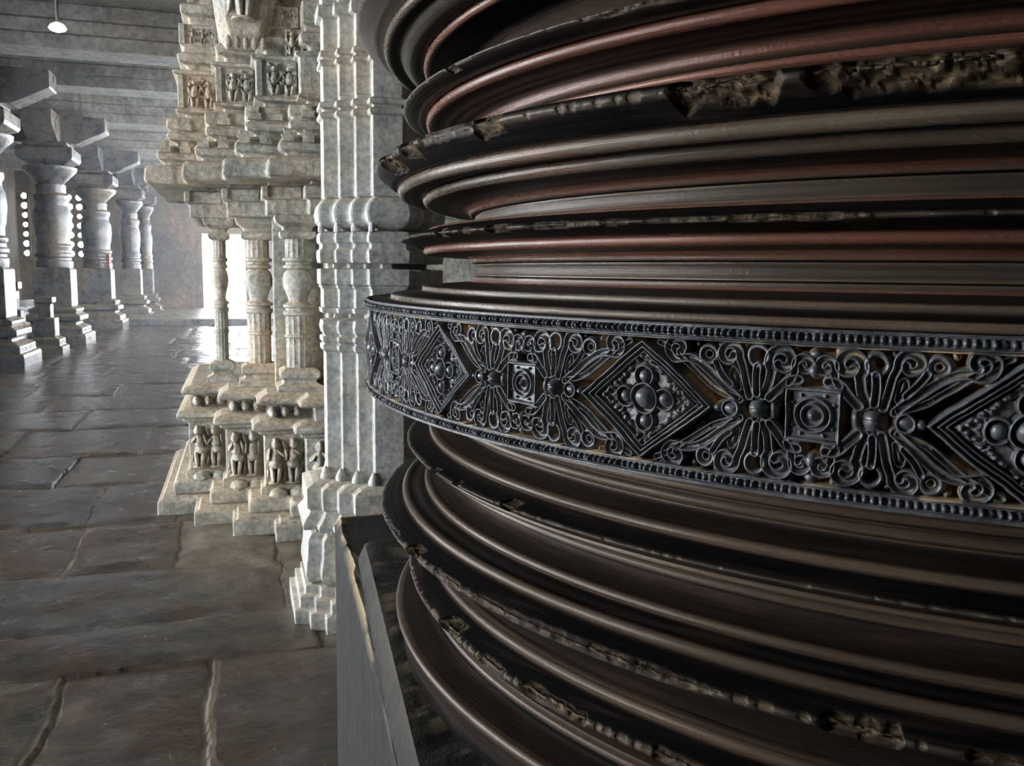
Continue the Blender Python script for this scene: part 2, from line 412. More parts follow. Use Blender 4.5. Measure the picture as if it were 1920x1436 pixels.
turned('disc_moulding', [(.894, -.3345, NL), ('b', .9060, -.3390, .0062, L), (.911, -.3448, K), (.920, -.3468, D), (.930, -.3478, K), ('b', .9430, -.3527, .0078, L), (.949, -.3590, K), (.962, -.3620, K), (.972, -.3645, K), ('r', .9790, -.3685, .9, G, [(-179, 3, .008, .004, .4), (-172.3, 1.3, .020, .009, 1.), (-166, 2.4, .008, .004, .5), (-153, 10, .010, .005, .35), (-135.6, 1.9, .022, .008, .9), (-127.5, 4, .010, .005, .4)]), (.972, -.3765, D), (.955, -.3890, NL), (.930, -.4050, NL), (.908, -.4220, D), (.902, -.4280, NL), (.890, -.4400, NL), (.882, -.4480, D)])
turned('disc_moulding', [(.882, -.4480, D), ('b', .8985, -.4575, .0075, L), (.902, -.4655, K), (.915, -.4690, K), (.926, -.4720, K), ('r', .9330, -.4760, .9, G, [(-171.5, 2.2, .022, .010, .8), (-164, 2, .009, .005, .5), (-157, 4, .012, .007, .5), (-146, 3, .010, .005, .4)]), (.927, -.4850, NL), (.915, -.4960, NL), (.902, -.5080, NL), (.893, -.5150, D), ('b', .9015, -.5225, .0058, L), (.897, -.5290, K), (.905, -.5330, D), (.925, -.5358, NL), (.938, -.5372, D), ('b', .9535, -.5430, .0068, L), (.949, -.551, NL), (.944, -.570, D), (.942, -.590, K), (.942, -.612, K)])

# carved belt ---------------------------------------------------------------
def carve_map():
    """height of one quarter of the repeat: s from the lozenge centre to the square rosette, t from the middle line up"""
    L = 2.745; ns, nt_ = 1100, 420
    s = np.linspace(0, L, ns)[:, None]; t = np.linspace(0, 1.02, nt_)[None, :]
    S = s+0*t; Tt = t+0*s
    H = np.zeros_like(S); M = np.zeros_like(S)
    H += .10*fbm(S*6, Tt*6, 5, 3)
    def put(h):
        np.maximum(H, h, out=H)
    def dist(path):
        d = np.full_like(S, 9.)
        for (x0, y0), (x1, y1) in zip(path[:-1], path[1:]):
            dx, dy = x1-x0, y1-y0; q = np.clip(((S-x0)*dx+(Tt-y0)*dy)/(dx*dx+dy*dy+1e-12), 0, 1)
            d = np.minimum(d, np.hypot(S-x0-q*dx, Tt-y0-q*dy))
        return d
    def smooth(path, k=3):
        p = np.array(path, float)
        for _ in range(k):
            a = p[:-1]*.75+p[1:]*.25; b = p[:-1]*.25+p[1:]*.75
            p = np.concatenate([[p[0]], np.stack([a, b], 1).reshape(-1, 2), [p[-1]]])
        return [tuple(v) for v in p]
    def stroke(path, w, h=.95):
        d = dist(smooth(path))/(w*1.5)
        prof = np.where(d < 1, np.clip(.80+.20*np.cos((d-.58)*math.pi/.5), .58, 1)*np.sqrt(np.clip(1-d**6, 0, 1)), 0)
        put(h*prof)
    def dome(x, y, rx, ry=None, h=1., base=.0):
        ry = ry or rx; q = ((S-x)/rx)**2+((Tt-y)/ry)**2
        put(np.where(q < 1, base+(h-base)*np.sqrt(np.clip(1-q, 0, 1)), 0))
    def ring(x, y, r, w, h=.85):
        d = np.abs(np.hypot(S-x, Tt-y)-r)/w; put(np.where(d < 1, h*np.sqrt(np.clip(1-d*d, 0, 1)), 0))
    def curl(x, y, r, a0, turns, w=.075, tail=None):
        r = r*1.12
        k = 26; pts = []
        for i in range(k+1):
            f = i/k; a = a0+turns*2*math.pi*f; rr = r*(1-.62*f)
            pts.append((x+rr*math.cos(a), y+rr*math.sin(a)))
        if tail: pts = list(tail)+pts
        d = dist(smooth(pts, 2))/(w*1.5)
        put(np.where(d < 1, .92*np.clip(.80+.20*np.cos((d-.58)*math.pi/.5), .58, 1)*np.sqrt(np.clip(1-d**4, 0, 1)), 0))
    # scroll fan
    curl(.60, .85, .17, -1.9, -.85, .072, [(1.64, .14), (1.34, .38), (1.04, .62), (.80, .72)])
    ring(1.12, .78, .135, .062); ring(1.12, .78, .06, .03, .7)
    stroke([(1.25, .68), (1.34, .52), (1.5, .36)], .055)
    curl(1.46, .80, .16, .2, .95, .07, [(1.80, .2), (1.74, .42), (1.70, .62), (1.64, .74)])
    stroke([(1.62, .30), (1.50, .45), (1.52, .60), (1.60, .52), (1.62, .30)], .045, .8)
    ring(1.92, .80, .15, .065); stroke([(1.92, .64), (1.90, .46), (1.92, .24)], .065)
    curl(2.28, .76, .19, -2.3, -1.0, .078, [(2.02, .22), (2.10, .42), (2.12, .58)])
    stroke([(2.12, .2), (2.28, .36), (2.40, .50), (2.54, .50)], .075)
    curl(2.60, .72, .12, 3.0, -.9, .065, [(2.40, .46), (2.47, .58)])
    stroke([(1.6, .16), (1.28, .24), (1.02, .42), (.72, .66), (.45, .86), (.27, .93)], .05, .8)
    dome(2.745, .66, .12, .15); dome(2.745, .90, .13, .10, .9)
    for (x, y) in ((.92, .93), (1.28, .94), (1.70, .94), (2.10, .95), (2.44, .95), (2.44, .26), (1.16, .34), (.34, .97), (.98, .64)):
        dome(x, y, .065, h=.62)
    dome(1.36, .66, .06, .05, .6); dome(2.02, .56, .045, .10, .65)
    # beaded bud and boss between lozenge and rosette
    dome(1.50, 0, .20, .13, .95); ring(1.5, 0, .12, .035, .98)
    dome(1.92, 0, .18, .18, 1.25)
    cut = np.abs(Tt) < .02; H[cut & (np.hypot(S-1.92, Tt) < .17)] -= .12
    dome(2.16, 0, .09, .2, .85)
    # square rosette
    sq = np.maximum(np.abs(S-L), Tt)
    H[:] = np.where(sq < .41, np.maximum(.62, H*.3), H)
    e = np.abs(sq-.37)/.045; put(np.where(e < 1, .95*np.sqrt(np.clip(1-e*e, 0, 1)), 0))
    ring(L, 0, .25, .04, .9); ring(L, 0, .16, .035, .92); dome(L, 0, .1, h=1.05)
    for a in (30, 60): dome(L-.33*math.cos(math.radians(a*1.0)), .33*math.sin(math.radians(a)), .045, h=.85)
    # lozenge
    hw = 1.27; l1 = S/hw+Tt/1.0; nrm = 1/math.hypot(1/hw, 1)
    inside = l1 < 1
    leaf = .50+.30*np.abs(np.sin(S*17+2.2*np.sin(Tt*13)))*np.abs(np.sin(Tt*15+1.7*np.sin(S*9)))
    Hl = leaf
    H[:] = np.where(inside, Hl, H)
    dd = (1-l1)*nrm                         # distance inside the edge
    H[:] = np.where((dd > .21) & (dd < .235) & inside, .38, H)
    for c0, w, hh in ((.045, .045, 1.12), (.12, .04, 1.02), (.185, .028, .9)):
        e = np.abs(dd-c0)/w; put(np.where((e < 1) & inside, hh*np.sqrt(np.clip(1-e*e, 0, 1)), 0))
    q = np.hypot(S, Tt)
    H[:] = np.where(q < .48, np.minimum(H, .5), H)
    H[:] = np.where((q > .26) & (q < .30), .42, H)
    ring(0, 0, .235, .035, 1.0); dome(0, 0, .17, h=1.30, base=.6)
    for (x, y) in ((.36, 0), (0, .36)):
        H[:] = np.where(np.hypot(S-x, Tt-y) < .2, np.where(q > .27, np.minimum(H, .5), H), H)
        m = np.where(q > .265, 1, 0)
        d = np.abs(np.hypot(S-x, Tt-y)-.165)/.035; put(m*np.where(d < 1, .95*np.sqrt(np.clip(1-d*d, 0, 1)), 0))
        qq = ((S-x)/.11)**2+((Tt-y)/.11)**2; put(m*np.where(qq < 1, .55+.5*np.sqrt(np.clip(1-qq, 0, 1)), 0))
    for k in range(5):
        a = math.radians(14+k*15.5); dome(.53*math.cos(a), .53*math.sin(a)*.95, .035, h=.85)
    for (x, y) in ((.62, .12), (.72, .05), (.12, .60), (.05, .68), (.3, .42), (.42, .3), (.8, .02), (.55, .22)):
        dome(x, y, .055, .04, .88, .4)
    dome(1.30, 0, .12, .09, 1.0)
    H = np.clip(H, 0, 1.3)
    return s.ravel(), t.ravel(), H, inside.astype(float)

def belt():
    sA, tA, H, INS = carve_map()
    dp = 2*math.pi/21; L = 2.745; hh = .0547; zc = -.1086
    def sample(A, s, t):
        fs = np.clip(s/L, 0, 1)*(A.shape[0]-1.001); ft = np.clip(t/1.02, 0, 1)*(A.shape[1]-1.001)
        i = fs.astype(int); j = ft.astype(int); u = fs-i; v = ft-j
        return (A[i, j]*(1-u)+A[i+1, j]*u)*(1-v)+(A[i, j+1]*(1-u)+A[i+1, j+1]*u)*v
    ang = angles(.033, .4)
    top, bot = -.0400, -.1772
    nz = 300; zz = np.linspace(top, bot, nz)
    a = np.repeat(ang[:, None], nz, 1); z = np.repeat(zz[None], len(ang), 0)
    wx = .0016*(fbm(a*26, z*26, 41, 3)-.5)*2; wz = .0022*(fbm(a*24+9, z*24, 43, 3)-.5)*2
    th0 = math.radians(-147.05)
    ph = (a+wx-th0)/dp; k = np.round(ph); f = np.abs(ph-k)*2      # 0 at lozenge, 1 at rosette
    s = f*L; tz = (z+wz-zc)/hh; t = np.abs(tz)
    hmap = sample(H, s, t); ins = sample(INS, s, t)
    inband = ss(1.03, .985, t)
    dep = .016
    wear = .72+.5*fbm(a*9, z*30, 47, 3)
    h = hmap*np.clip(wear, .6, 1.05)
    pier = ss(.16, .06, hmap)*inband                              # cut right through behind the scrolls
    r = 1.0-dep+dep*.9*h-.007*pier
    r = r*inband+(1-inband)*.9945
    # borders: fillet, bead row, fillet
    for zb in (-.0468, -.1702):
        pitch = .0062; kk = np.round(a/pitch); da = (a-kk*pitch)
        q = (da/(.46*pitch))**2+((z-zb)/.0034)**2
        big = .6+.8*vn(kk*1.7, 0*kk, 77)
        r = np.maximum(r, np.where(q < 1, .9935+.0068*big*np.sqrt(np.clip(1-q, 0, 1)), 0))
    for zb, w, e in ((-.0408, .0011, .999), (-.0424, .0009, .9985), (-.0514, .0009, .9995), (-.0534, .0010, 1.0), (-.1656, .0009, .9995), (-.1636, .0010, 1.0), (-.1748, .0009, .9985), (-.1764, .0011, .999)):
        q = np.abs(z-zb)/w; r = np.maximum(r, np.where(q < 1, .9925+(e-.9925)*np.sqrt(np.clip(1-q*q, 0, 1)), 0))
    r += .0012*(fbm(a*70, z*70, 51, 3)-.5)
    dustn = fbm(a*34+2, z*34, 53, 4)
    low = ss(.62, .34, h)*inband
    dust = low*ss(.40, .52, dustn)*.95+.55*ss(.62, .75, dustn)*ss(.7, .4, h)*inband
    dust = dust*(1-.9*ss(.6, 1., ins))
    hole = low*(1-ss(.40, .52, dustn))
    V = np.stack([R*r*np.cos(a), R*r*np.sin(a), EYE+R*z], -1)
    n = len(ang); Q = grid_quads(n, nz, True)
    # which face belongs to which piece
    zf = (zz[:-1]+zz[1:])*.5
    row = np.zeros(nz-1, int); row[zf > -.0548] = 1; row[zf < -.1624] = 2
    piece = np.repeat(row[None], n, 0)
    il = (ins > .5)[:, :-1] & (ins > .5)[:, 1:]; il = il & np.roll(il, -1, 0)
    kl = np.mod(k[:, :-1].astype(int), 21)
    piece = np.where(il & (piece == 0), 10+kl, piece)
    pf = piece.ravel()
    dv = dust.ravel(); hv = hole.ravel(); Vv = V.reshape(-1, 3)
    def cut(name, mask, parent):
        q = Q[mask]; u, inv = np.unique(q, return_inverse=True)
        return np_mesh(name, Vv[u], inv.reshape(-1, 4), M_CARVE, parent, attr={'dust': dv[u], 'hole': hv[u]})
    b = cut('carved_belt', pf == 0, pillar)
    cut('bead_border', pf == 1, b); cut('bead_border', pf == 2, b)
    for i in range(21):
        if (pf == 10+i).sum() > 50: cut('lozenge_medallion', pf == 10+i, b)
belt()

# square foot of the pillar ---------------------------------------------------
def foot():
    zt = EYE-.640*R; z1 = EYE-.597*R
    def at(x, y, z):
        d = ray(x, y); k = (z-EYE)/d[2]; return np.array([d[0]*k, d[1]*k])
    a0 = at(627, 967, zt); a1 = at(746, 1436, zt)
    dl = (a1-a0)/np.linalg.norm(a1-a0); db = np.array([math.sin(math.radians(87)), math.cos(math.radians(87))])
    L = 2.02*R
    c0, c1, c2, c3 = a0, a0+dl*L, a0+dl*L+db*L, a0+db*L           # back-left, front-left, front-right, back-right
    b0 = at(684, 1016, z1); b1 = at(786, 1436, z1); e = (b1-b0)/np.linalg.norm(b1-b0)
    t0 = b0; t1 = b0+e*(L*.93); t3 = b0+db*(L*.9); t2 = t1+db*(L*.9)
    def side(p, q, n): return [p+(q-p)*i/n for i in range(n)]
    n = 150
    loop = lambda a, b, c, d: np.array(side(a, b, n)+side(b, c, n)+side(c, d, n)+side(d, a, n))
    A = loop(c0, c1, c2, c3); B = loop(t0, t1, t2, t3)
    m = len(A); ctr = np.array([AX, AY])
    inn = lambda Lp, k: Lp+(ctr-Lp)/np.linalg.norm(ctr-Lp, axis=1)[:, None]*(np.asarray(k)*np.ones(len(Lp)))[:, None]
    idx = np.arange(m)
    nk = fbm(idx*.16, 0*idx, 61, 4); big = ss(.56, .75, fbm(idx*.045+3, 0*idx, 62, 2))
    corner = np.exp(-((np.minimum(idx, m-idx))/9.0)**2)
    rows = []
    chips = []
    zs0 = .0
    for z in np.linspace(zs0, zt-.012, 26):
        rows.append(np.c_[inn(A, .0015*vn(idx*.5, 0*idx+z*40, 8)), np.full(m, z)]); chips.append(.0*idx)
    c = .004+.010*nk*(.3+big)+.005*corner
    rows.append(np.c_[inn(A, c*.25), zt-c]); chips.append(.22*ss(.3, .6, nk))
    rows.append(np.c_[inn(A, c), zt-.001*vn(idx*.4, 0*idx, 4)]); chips.append(1.0*ss(.25, .5, nk))
    rows.append(np.c_[inn(A, c+.004), np.full(m, zt)-.001]); chips.append(.4*ss(.35, .6, nk))
    rows.append(np.c_[inn(A, c+.011), np.full(m, zt)-.0012]); chips.append(0*idx)
    rows.append(np.c_[inn(B, -.012)*.8+inn(A, c+.006)*.2, np.full(m, zt)-.0015*nk]); chips.append(.1*nk)
    for f in (0, .34, .67, 1):
        rows.append(np.c_[inn(B, -.009+.009*f), zt+(z1-zt)*f-.003*corner*f+.001*vn(idx*.7, 0*idx+f*9, 3)]); chips.append(.15*nk*f)
    for k in (.008, .02, .045, .08, .12):
        rows.append(np.c_[inn(B, k), z1+.001+.003*(vn(idx*.35, 0*idx+k*200, 6)-.5)]); chips.append(.35*ss(.6, .75, vn(idx*.5, 0*idx+k*70, 13)))
    rows.append(np.c_[ctr+(inn(B, .12)-ctr)*.5, np.full(m, z1)]); chips.append(0*idx)
    rows.append(np.c_[ctr+(inn(B, .12)-ctr)*.02, np.full(m, z1)]); chips.append(0*idx)
    V = np.array(rows).transpose(1, 0, 2); V[..., 0] -= AX; V[..., 1] -= AY
    nn, mm = V.shape[:2]
    Q = grid_quads(nn, mm, True)
    o = np_mesh('square_base', V.reshape(-1, 3), Q[:, ::-1], M_BLOCK, pillar, smooth=True, attr={'chip': np.array(chips).T.ravel()})
    o.data.set_sharp_from_angle(angle=math.radians(40))
foot()

# ------------------------------------------------------------------ floor
def floor():
    ys = np.concatenate([np.linspace(-4.2, 1.7, 40), np.linspace(1.7, 6, 720)[1:], np.linspace(6, 12, 330)[1:], np.linspace(12, 26, 200)[1:]])
    xs = np.concatenate([np.linspace(-9, -3.1, 24), np.linspace(-3.1, -1.2, 120)[1:], np.linspace(-1.2, .75, 460)[1:], np.linspace(.75, 4, 40)[1:]])
    X, Y = np.meshgrid(xs, ys, indexing='ij')
    Xw = X+.05*(fbm(X*2.2, Y*2.2, 3, 3)-.5)+.012*(vn(X*16, Y*16, 7)-.5); Yw = Y+.09*(fbm(X*1.7+5, Y*1.7, 4, 3)-.5)+.014*(vn(X*14, Y*14, 8)-.5)
    rows = [-4.5, -3.6, -2.7, -1.7, -.8, .2, 1.2, 2.565, 2.90, 3.475, 4.12, 4.93, 5.70, 6.7, 7.55, 8.5, 9.3, 10.2, 11.2, 12.1, 13.2, 14.3, 15.5, 16.7, 17.9, 19.0, 20.2, 21.6, 23, 24.5, 26.5]
    rr = np.array(rows); ri = np.clip(np.searchsorted(rr, Yw)-1, 0, len(rows)-2)
    dj = np.minimum(Yw-rr[ri], rr[ri+1]-Yw)
    known = {6: [-.49, -.098, .62], 7: [-1.6, .2], 8: [-1.35, .12], 9: [-1.3, -.66, -.27, .1], 10: [-1.5, -.69, -.30], 11: [-1.6, -.95, -.2], 12: [-1.4, -.62]}
    tone = np.zeros(X.shape+(3,)); sid = np.zeros(X.shape)
    pal = np.array([(.075, .070, .066), (.060, .064, .066), (.095, .080, .062), (.055, .045, .040), (.085, .082, .078), (.07, .055, .045)])
    tilt = np.zeros_like(X); sand = np.zeros_like(X)
    r2 = random.Random(5)
    for i in range(len(rows)-1):
        js = known.get(i)
        if js is None:
            js = []; x = -9+r2.random()
            while x < 4: x += .55+1.0*r2.random(); js.append(x)
        else:
            x = min(js)
            while x > -9: x -= .6+.8*r2.random(); js.append(x)
            x = max(js)
            while x < 4: x += .6+.8*r2.random(); js.append(x)
        js = np.array(sorted(js)); mk = ri == i
        xx = Xw[mk]; ji = np.clip(np.searchsorted(js, xx), 1, len(js)-1)
        d2 = np.minimum(np.abs(xx-js[ji-1]), np.abs(js[ji]-xx))
        if i == 6: sand[mk] = ss(.024, .010, d2+.012*(vn(xx*40, Y[mk]*22, 71)-.5)); d2 = d2-.006
        dj[mk] = np.minimum(dj[mk], d2)
        key = ji+i*31
        tone[mk] = pal[(_h(key, key*0+i, 9)*5.99).astype(int)]*(.62+.34*_h(key, key*0, 19))[:, None]
        tilt[mk] = (_h(key, key*0, 29)-.5)*.010+(_h(key, key*0, 39)-.5)*.012*(xx-js[ji-1])
    jw = .004+.009*fbm(X*3, Y*3, 15, 2)
    joint = ss(jw*1.5, jw*.4, dj)*(1-sand)
    und = .016*(fbm(X*2.6, Y*2.6, 21, 4)-.5)+.006*(fbm(X*13, Y*13, 22, 3)-.5)
    worn = ss(.0, .10, np.maximum(dj, 0))
    Z = und+tilt-.003*sand-.008*joint-.007*(1-worn)*(1-joint)
    dry = ss(-.42, -.12, X+.12*(fbm(X*5, Y*5, 33, 3)-.5))*ss(3.0, 3.5, Y)*ss(6.5, 5.2, Y)
    dry = np.clip(dry+.8*ss(.05, .2, X)*ss(2.2, 2.9, Y)*ss(6, 5, Y), 0, 1)
    dry = np.maximum(dry, .62*sand)
    V = np.stack([X, Y, Z-.012], -1).reshape(-1, 3)
    o = np_mesh('floor', V, grid_quads(len(xs), len(ys))[:, ::1], M_FLOOR, None, col=tone.reshape(-1, 3), attr={'joint': joint.ravel(), 'dry': dry.ravel()})
    struct(o)
floor()

# ------------------------------------------------------------------ pier beside the shrine
def redent(cx, cy, a, st, n):
    """plan of a square pier with n re-entrant steps at each corner; outside on the right of travel"""
    q = [(a+i*st, (a+n*st)-i*st) for i in range(n+1)]
    pts = []
    # first octant corners for the -Y/-X corner, built by symmetry
    c = []
    for i in range(n+1):
        w = a+i*st; d = a+(n-i)*st
        c.append((w, d))
    out = []
    def corner(sx, sy, swap):
        seq = []
        for i in range(n+1):
            w = a+i*st; d = a+(n-i)*st
            seq.append((w, d))
            if i < n: seq.append((w, d-st))
        if swap: seq = seq[::-1]
        return [(cx+sx*x, cy+sy*y) for x, y in seq]
    out += corner(1, 1, False)           # top right going clockwise seen from above
    out += corner(1, -1, True)
    out += corner(-1, -1, False)
    out += corner(-1, 1, True)
    res = [out[0]]
    for p in out[1:]:
        if abs(p[0]-res[-1][0])+abs(p[1]-res[-1][1]) > 1e-6: res.append(p)
    return res[::-1]

def is_ccw(p):
    return sum(p[i][0]*p[(i+1) % len(p)][1]-p[(i+1) % len(p)][0]*p[i][1] for i in range(len(p))) > 0
def stack_obj(name, plan, prof, mat, root, bevel=.004):
    # right of travel is outside for a counter-clockwise plan
    if not is_ccw(plan): plan = plan[::-1]
    b = MB(); b.stack(plan, prof); o = b.build(name, mat, None, bevel=bevel)
    if root: reparent(o, root)
    return o

def pier():
    cx, cy = .437, 2.925; root = empty('stepped_pier', (cx, cy, 0))
    tag(root, 'grey-green pier of stepped square plan with ringed shaft, between the shrine and the dark pillar', 'pillar')
    pl = redent(cx, cy, .047, .045, 3)
    small = redent(cx, cy, .044, .042, 3)
    def part(name, prof, plan=pl, bevel=.003): return stack_obj(name, plan, prof, M_PIER, root, bevel)
    part('foot_moulding', [(.118, -.02), (.118, .035), (.100, .038), (.100, .072), (.082, .075), (.082, .10)])
    part('foot_moulding', [(.060, .10), (.074, .115), (.080, .135), (.078, .16), (.072, .20), (.070, .25), (.058, .265)])
    part('foot_moulding', [(.045, .265), (.045, .278), (.084, .285), (.088, .30), (.066, .33), (.062, .345), (.072, .352), (.072, .415), (.05, .428), (.03, .432)])
    part('lower_shaft', [(.012, .432), (.004, .45), (0, .47), (0, .842), (.004, .846)])
    part('ring_moulding', [(.004, .846), (.010, .85), (.010, .866), (.004, .868), (.004, .874), (.011, .877), (.011, .892), (.0, .896), (.008, .905), (.012, .925), (.008, .945), (-.032, .952), (-.032, .968), (.010, .968), (.012, .985)])
    fl = MB(); fl.stack(pl, [(.006, .985), (.006, 1.045), (.012, 1.05), (.012, 1.056)]); reparent(fl.build('fluted_drum', M_PIER, bevel=.006), root)
    part('ring_moulding', [(.012, 1.056), (.016, 1.062), (.016, 1.108), (-.03, 1.110), (-.03, 1.126), (.014, 1.126), (.017, 1.14), (.017, 1.165), (.008, 1.172), (.008, 1.186), (.015, 1.19), (.017, 1.205), (.013, 1.222), (-.006, 1.226)])
    part('petal_cushion', [(-.012, 1.226), (.006, 1.236), (.020, 1.255), (.024, 1.28), (.018, 1.305), (.004, 1.322), (-.004, 1.328)], bevel=.008)
    part('upper_shaft', [(-.004, 1.328), (0, 1.333), (0, 1.566), (.004, 1.57)])
    part('ring_moulding', [(.004, 1.57), (.010, 1.575), (.010, 1.588), (-.004, 1.592), (-.004, 1.60), (.010, 1.604), (.010, 1.618), (-.004, 1.622), (-.004, 1.632), (0, 1.636)])
    part('upper_shaft', [(-.002, 1.636), (-.002, 1.728), (.008, 1.732), (.008, 1.744), (-.002, 1.748), (-.002, 1.756), (.006, 1.76), (.006, 1.772), (-.004, 1.776), (-.004, 1.87), (.012, 1.875), (.012, 1.905), (-.002, 1.91)])
    part('capital', [(-.002, 1.91), (-.002, 2.3), (.03, 2.34), (.06, 2.4), (.03, 2.48), (.12, 2.55), (.12, 2.66), (.02, 2.7), (.02, 2.95), (.25, 3.12), (.25, 3.33)])
    # small leaf knobs standing in the corners above the foot and under the cushion
    for px, py in ((-.188, -.052), (-.145, -.098), (-.098, -.143), (-.052, -.188)):
        b = MB(); b.lathe(cx+px, cy+py, [(.004, .425), (.016, .43), (.018, .442), (.012, .456), (.003, .472)], 10); reparent(b.build('leaf_knob', M_PIER, smooth=True), root)
        b = MB(); b.lathe(cx+px*1.02, cy+py*1.02, [(.003, 1.218), (.010, 1.222), (.010, 1.236), (.004, 1.25), (.001, 1.256)], 8); reparent(b.build('leaf_knob', M_PIER, smooth=True), root)
pier()

# ------------------------------------------------------------------ miniature shrine
YA, YB, YC, YD = 4.38, 4.16, 3.96, 3.84
def plan_shrine(o=0.0, back=5.3, xr=1.70):
    x0, x1, x2, x3 = -.24, -.072, .092, .262
    return [(x0-o, back), (x0-o, YA-o), (x1-o, YA-o), (x1-o, YB-o), (x2-o, YB-o), (x2-o, YC-o), (x3-o, YC-o), (x3-o, YD-o), (xr, YD-o), (xr, back)]
shrine = empty('miniature_shrine', (.7, 4.5, 0))
tag(shrine, 'pale weathered niche shrine with stepped carved base, turned colonnettes, eave and tiered tower', 'shrine')
def sp(name, prof, o=0.0, mat=M_SHRINE, bevel=.006, **kw): return stack_obj(name, plan_shrine(o, **kw), prof, mat, shrine, bevel)

def relief(name, x0, x1, y, z0, z1, kind, seed, face='-Y', depth=.03, mat=M_SHRINE):
    """a slab facing the viewer with carved figures standing out of it"""
    n, m = 90, 120
    u, v = np.meshgrid(np.linspace(0, 1, n), np.linspace(0, 1, m), indexing='ij')
    w = (x1-x0); hgt = z1-z0; asp = w/hgt
    h = np.zeros_like(u); r = random.Random(seed)
    def blob(cx, cy, rx, ry, a=0, hh=1.):
        X = (u-cx)*asp; Y = v-cy; c, s = math.cos(a), math.sin(a)
        q = ((X*c+Y*s)/rx)**2+((-X*s+Y*c)/ry)**2
        np.maximum(h, hh*np.sqrt(np.clip(1-q, 0, 1)), out=h)
    if kind == 'figures':
        k = max(1, round(asp/.42))
        for i in range(k):
            c = (i+.5)/k; sw = r.uniform(-.03, .03)/asp; q = 1/asp
            blob(c+sw, .82, .075, .085); blob(c+sw, .90, .05, .05, 0, .8)
            blob(c, .60, .10, .14); blob(c-sw, .42, .115, .09)
            blob(c-.055*q, .23, .05, .20, .1); blob(c+.06*q, .23, .05, .20, -.12)
            blob(c-.13*q, .62, .035, .13, r.uniform(-.9, .2)); blob(c+.13*q, .64, .035, .14, r.uniform(-.2, 1.1))
            blob(c+r.uniform(-.02, .02), .03, .14, .05, 0, .8)
            blob(c+.17*q, .80, .03, .10, .3, .6); blob(c-.17*q, .2, .03, .12, -.2, .6)
    elif kind == 'scroll':
        k = max(1, round(asp/.55))
        for i in range(k):
            c = (i+.5)/k; q = 1/asp
            blob(c, .80, .085, .09, 0, .9); blob(c, .52, .12, .20, r.uniform(-.2, .2), .95); blob(c-.08*q, .18, .06, .18, .15, .85); blob(c+.09*q, .18, .06, .18, -.2, .85)
            blob(c-.19*q, .60, .045, .17, .5, .8); blob(c+.19*q, .58, .045, .17, -.5, .8)
        for i in range(int(34*asp)):
            blob(r.random(), r.random(), .025+.05*r.random(), .03+.07*r.random(), r.uniform(-1.2, 1.2), .3+.45*r.random())
    elif kind == 'blocks':
        k = max(2, round(asp/.8))
        for i in range(k): blob((i+.5)/k, .5, .30, .36)
    h = np.clip(h, 0, 1)+.16*(fbm(u*asp*9, v*9, seed, 4)-.5)
    edge = np.minimum(np.minimum(u*asp, (1-u)*asp), np.minimum(v, 1-v)); h = h*ss(0, .05, edge)
    V = np.stack([x0+u*w, y-depth*h, z0+v*hgt], -1)
    V2 = V.copy(); V2[..., 1] = y+.03
    A = V.reshape(-1, 3); Q = grid_quads(n, m)
    o = np_mesh(name, A, Q, mat, None)
    return reparent(o, shrine)

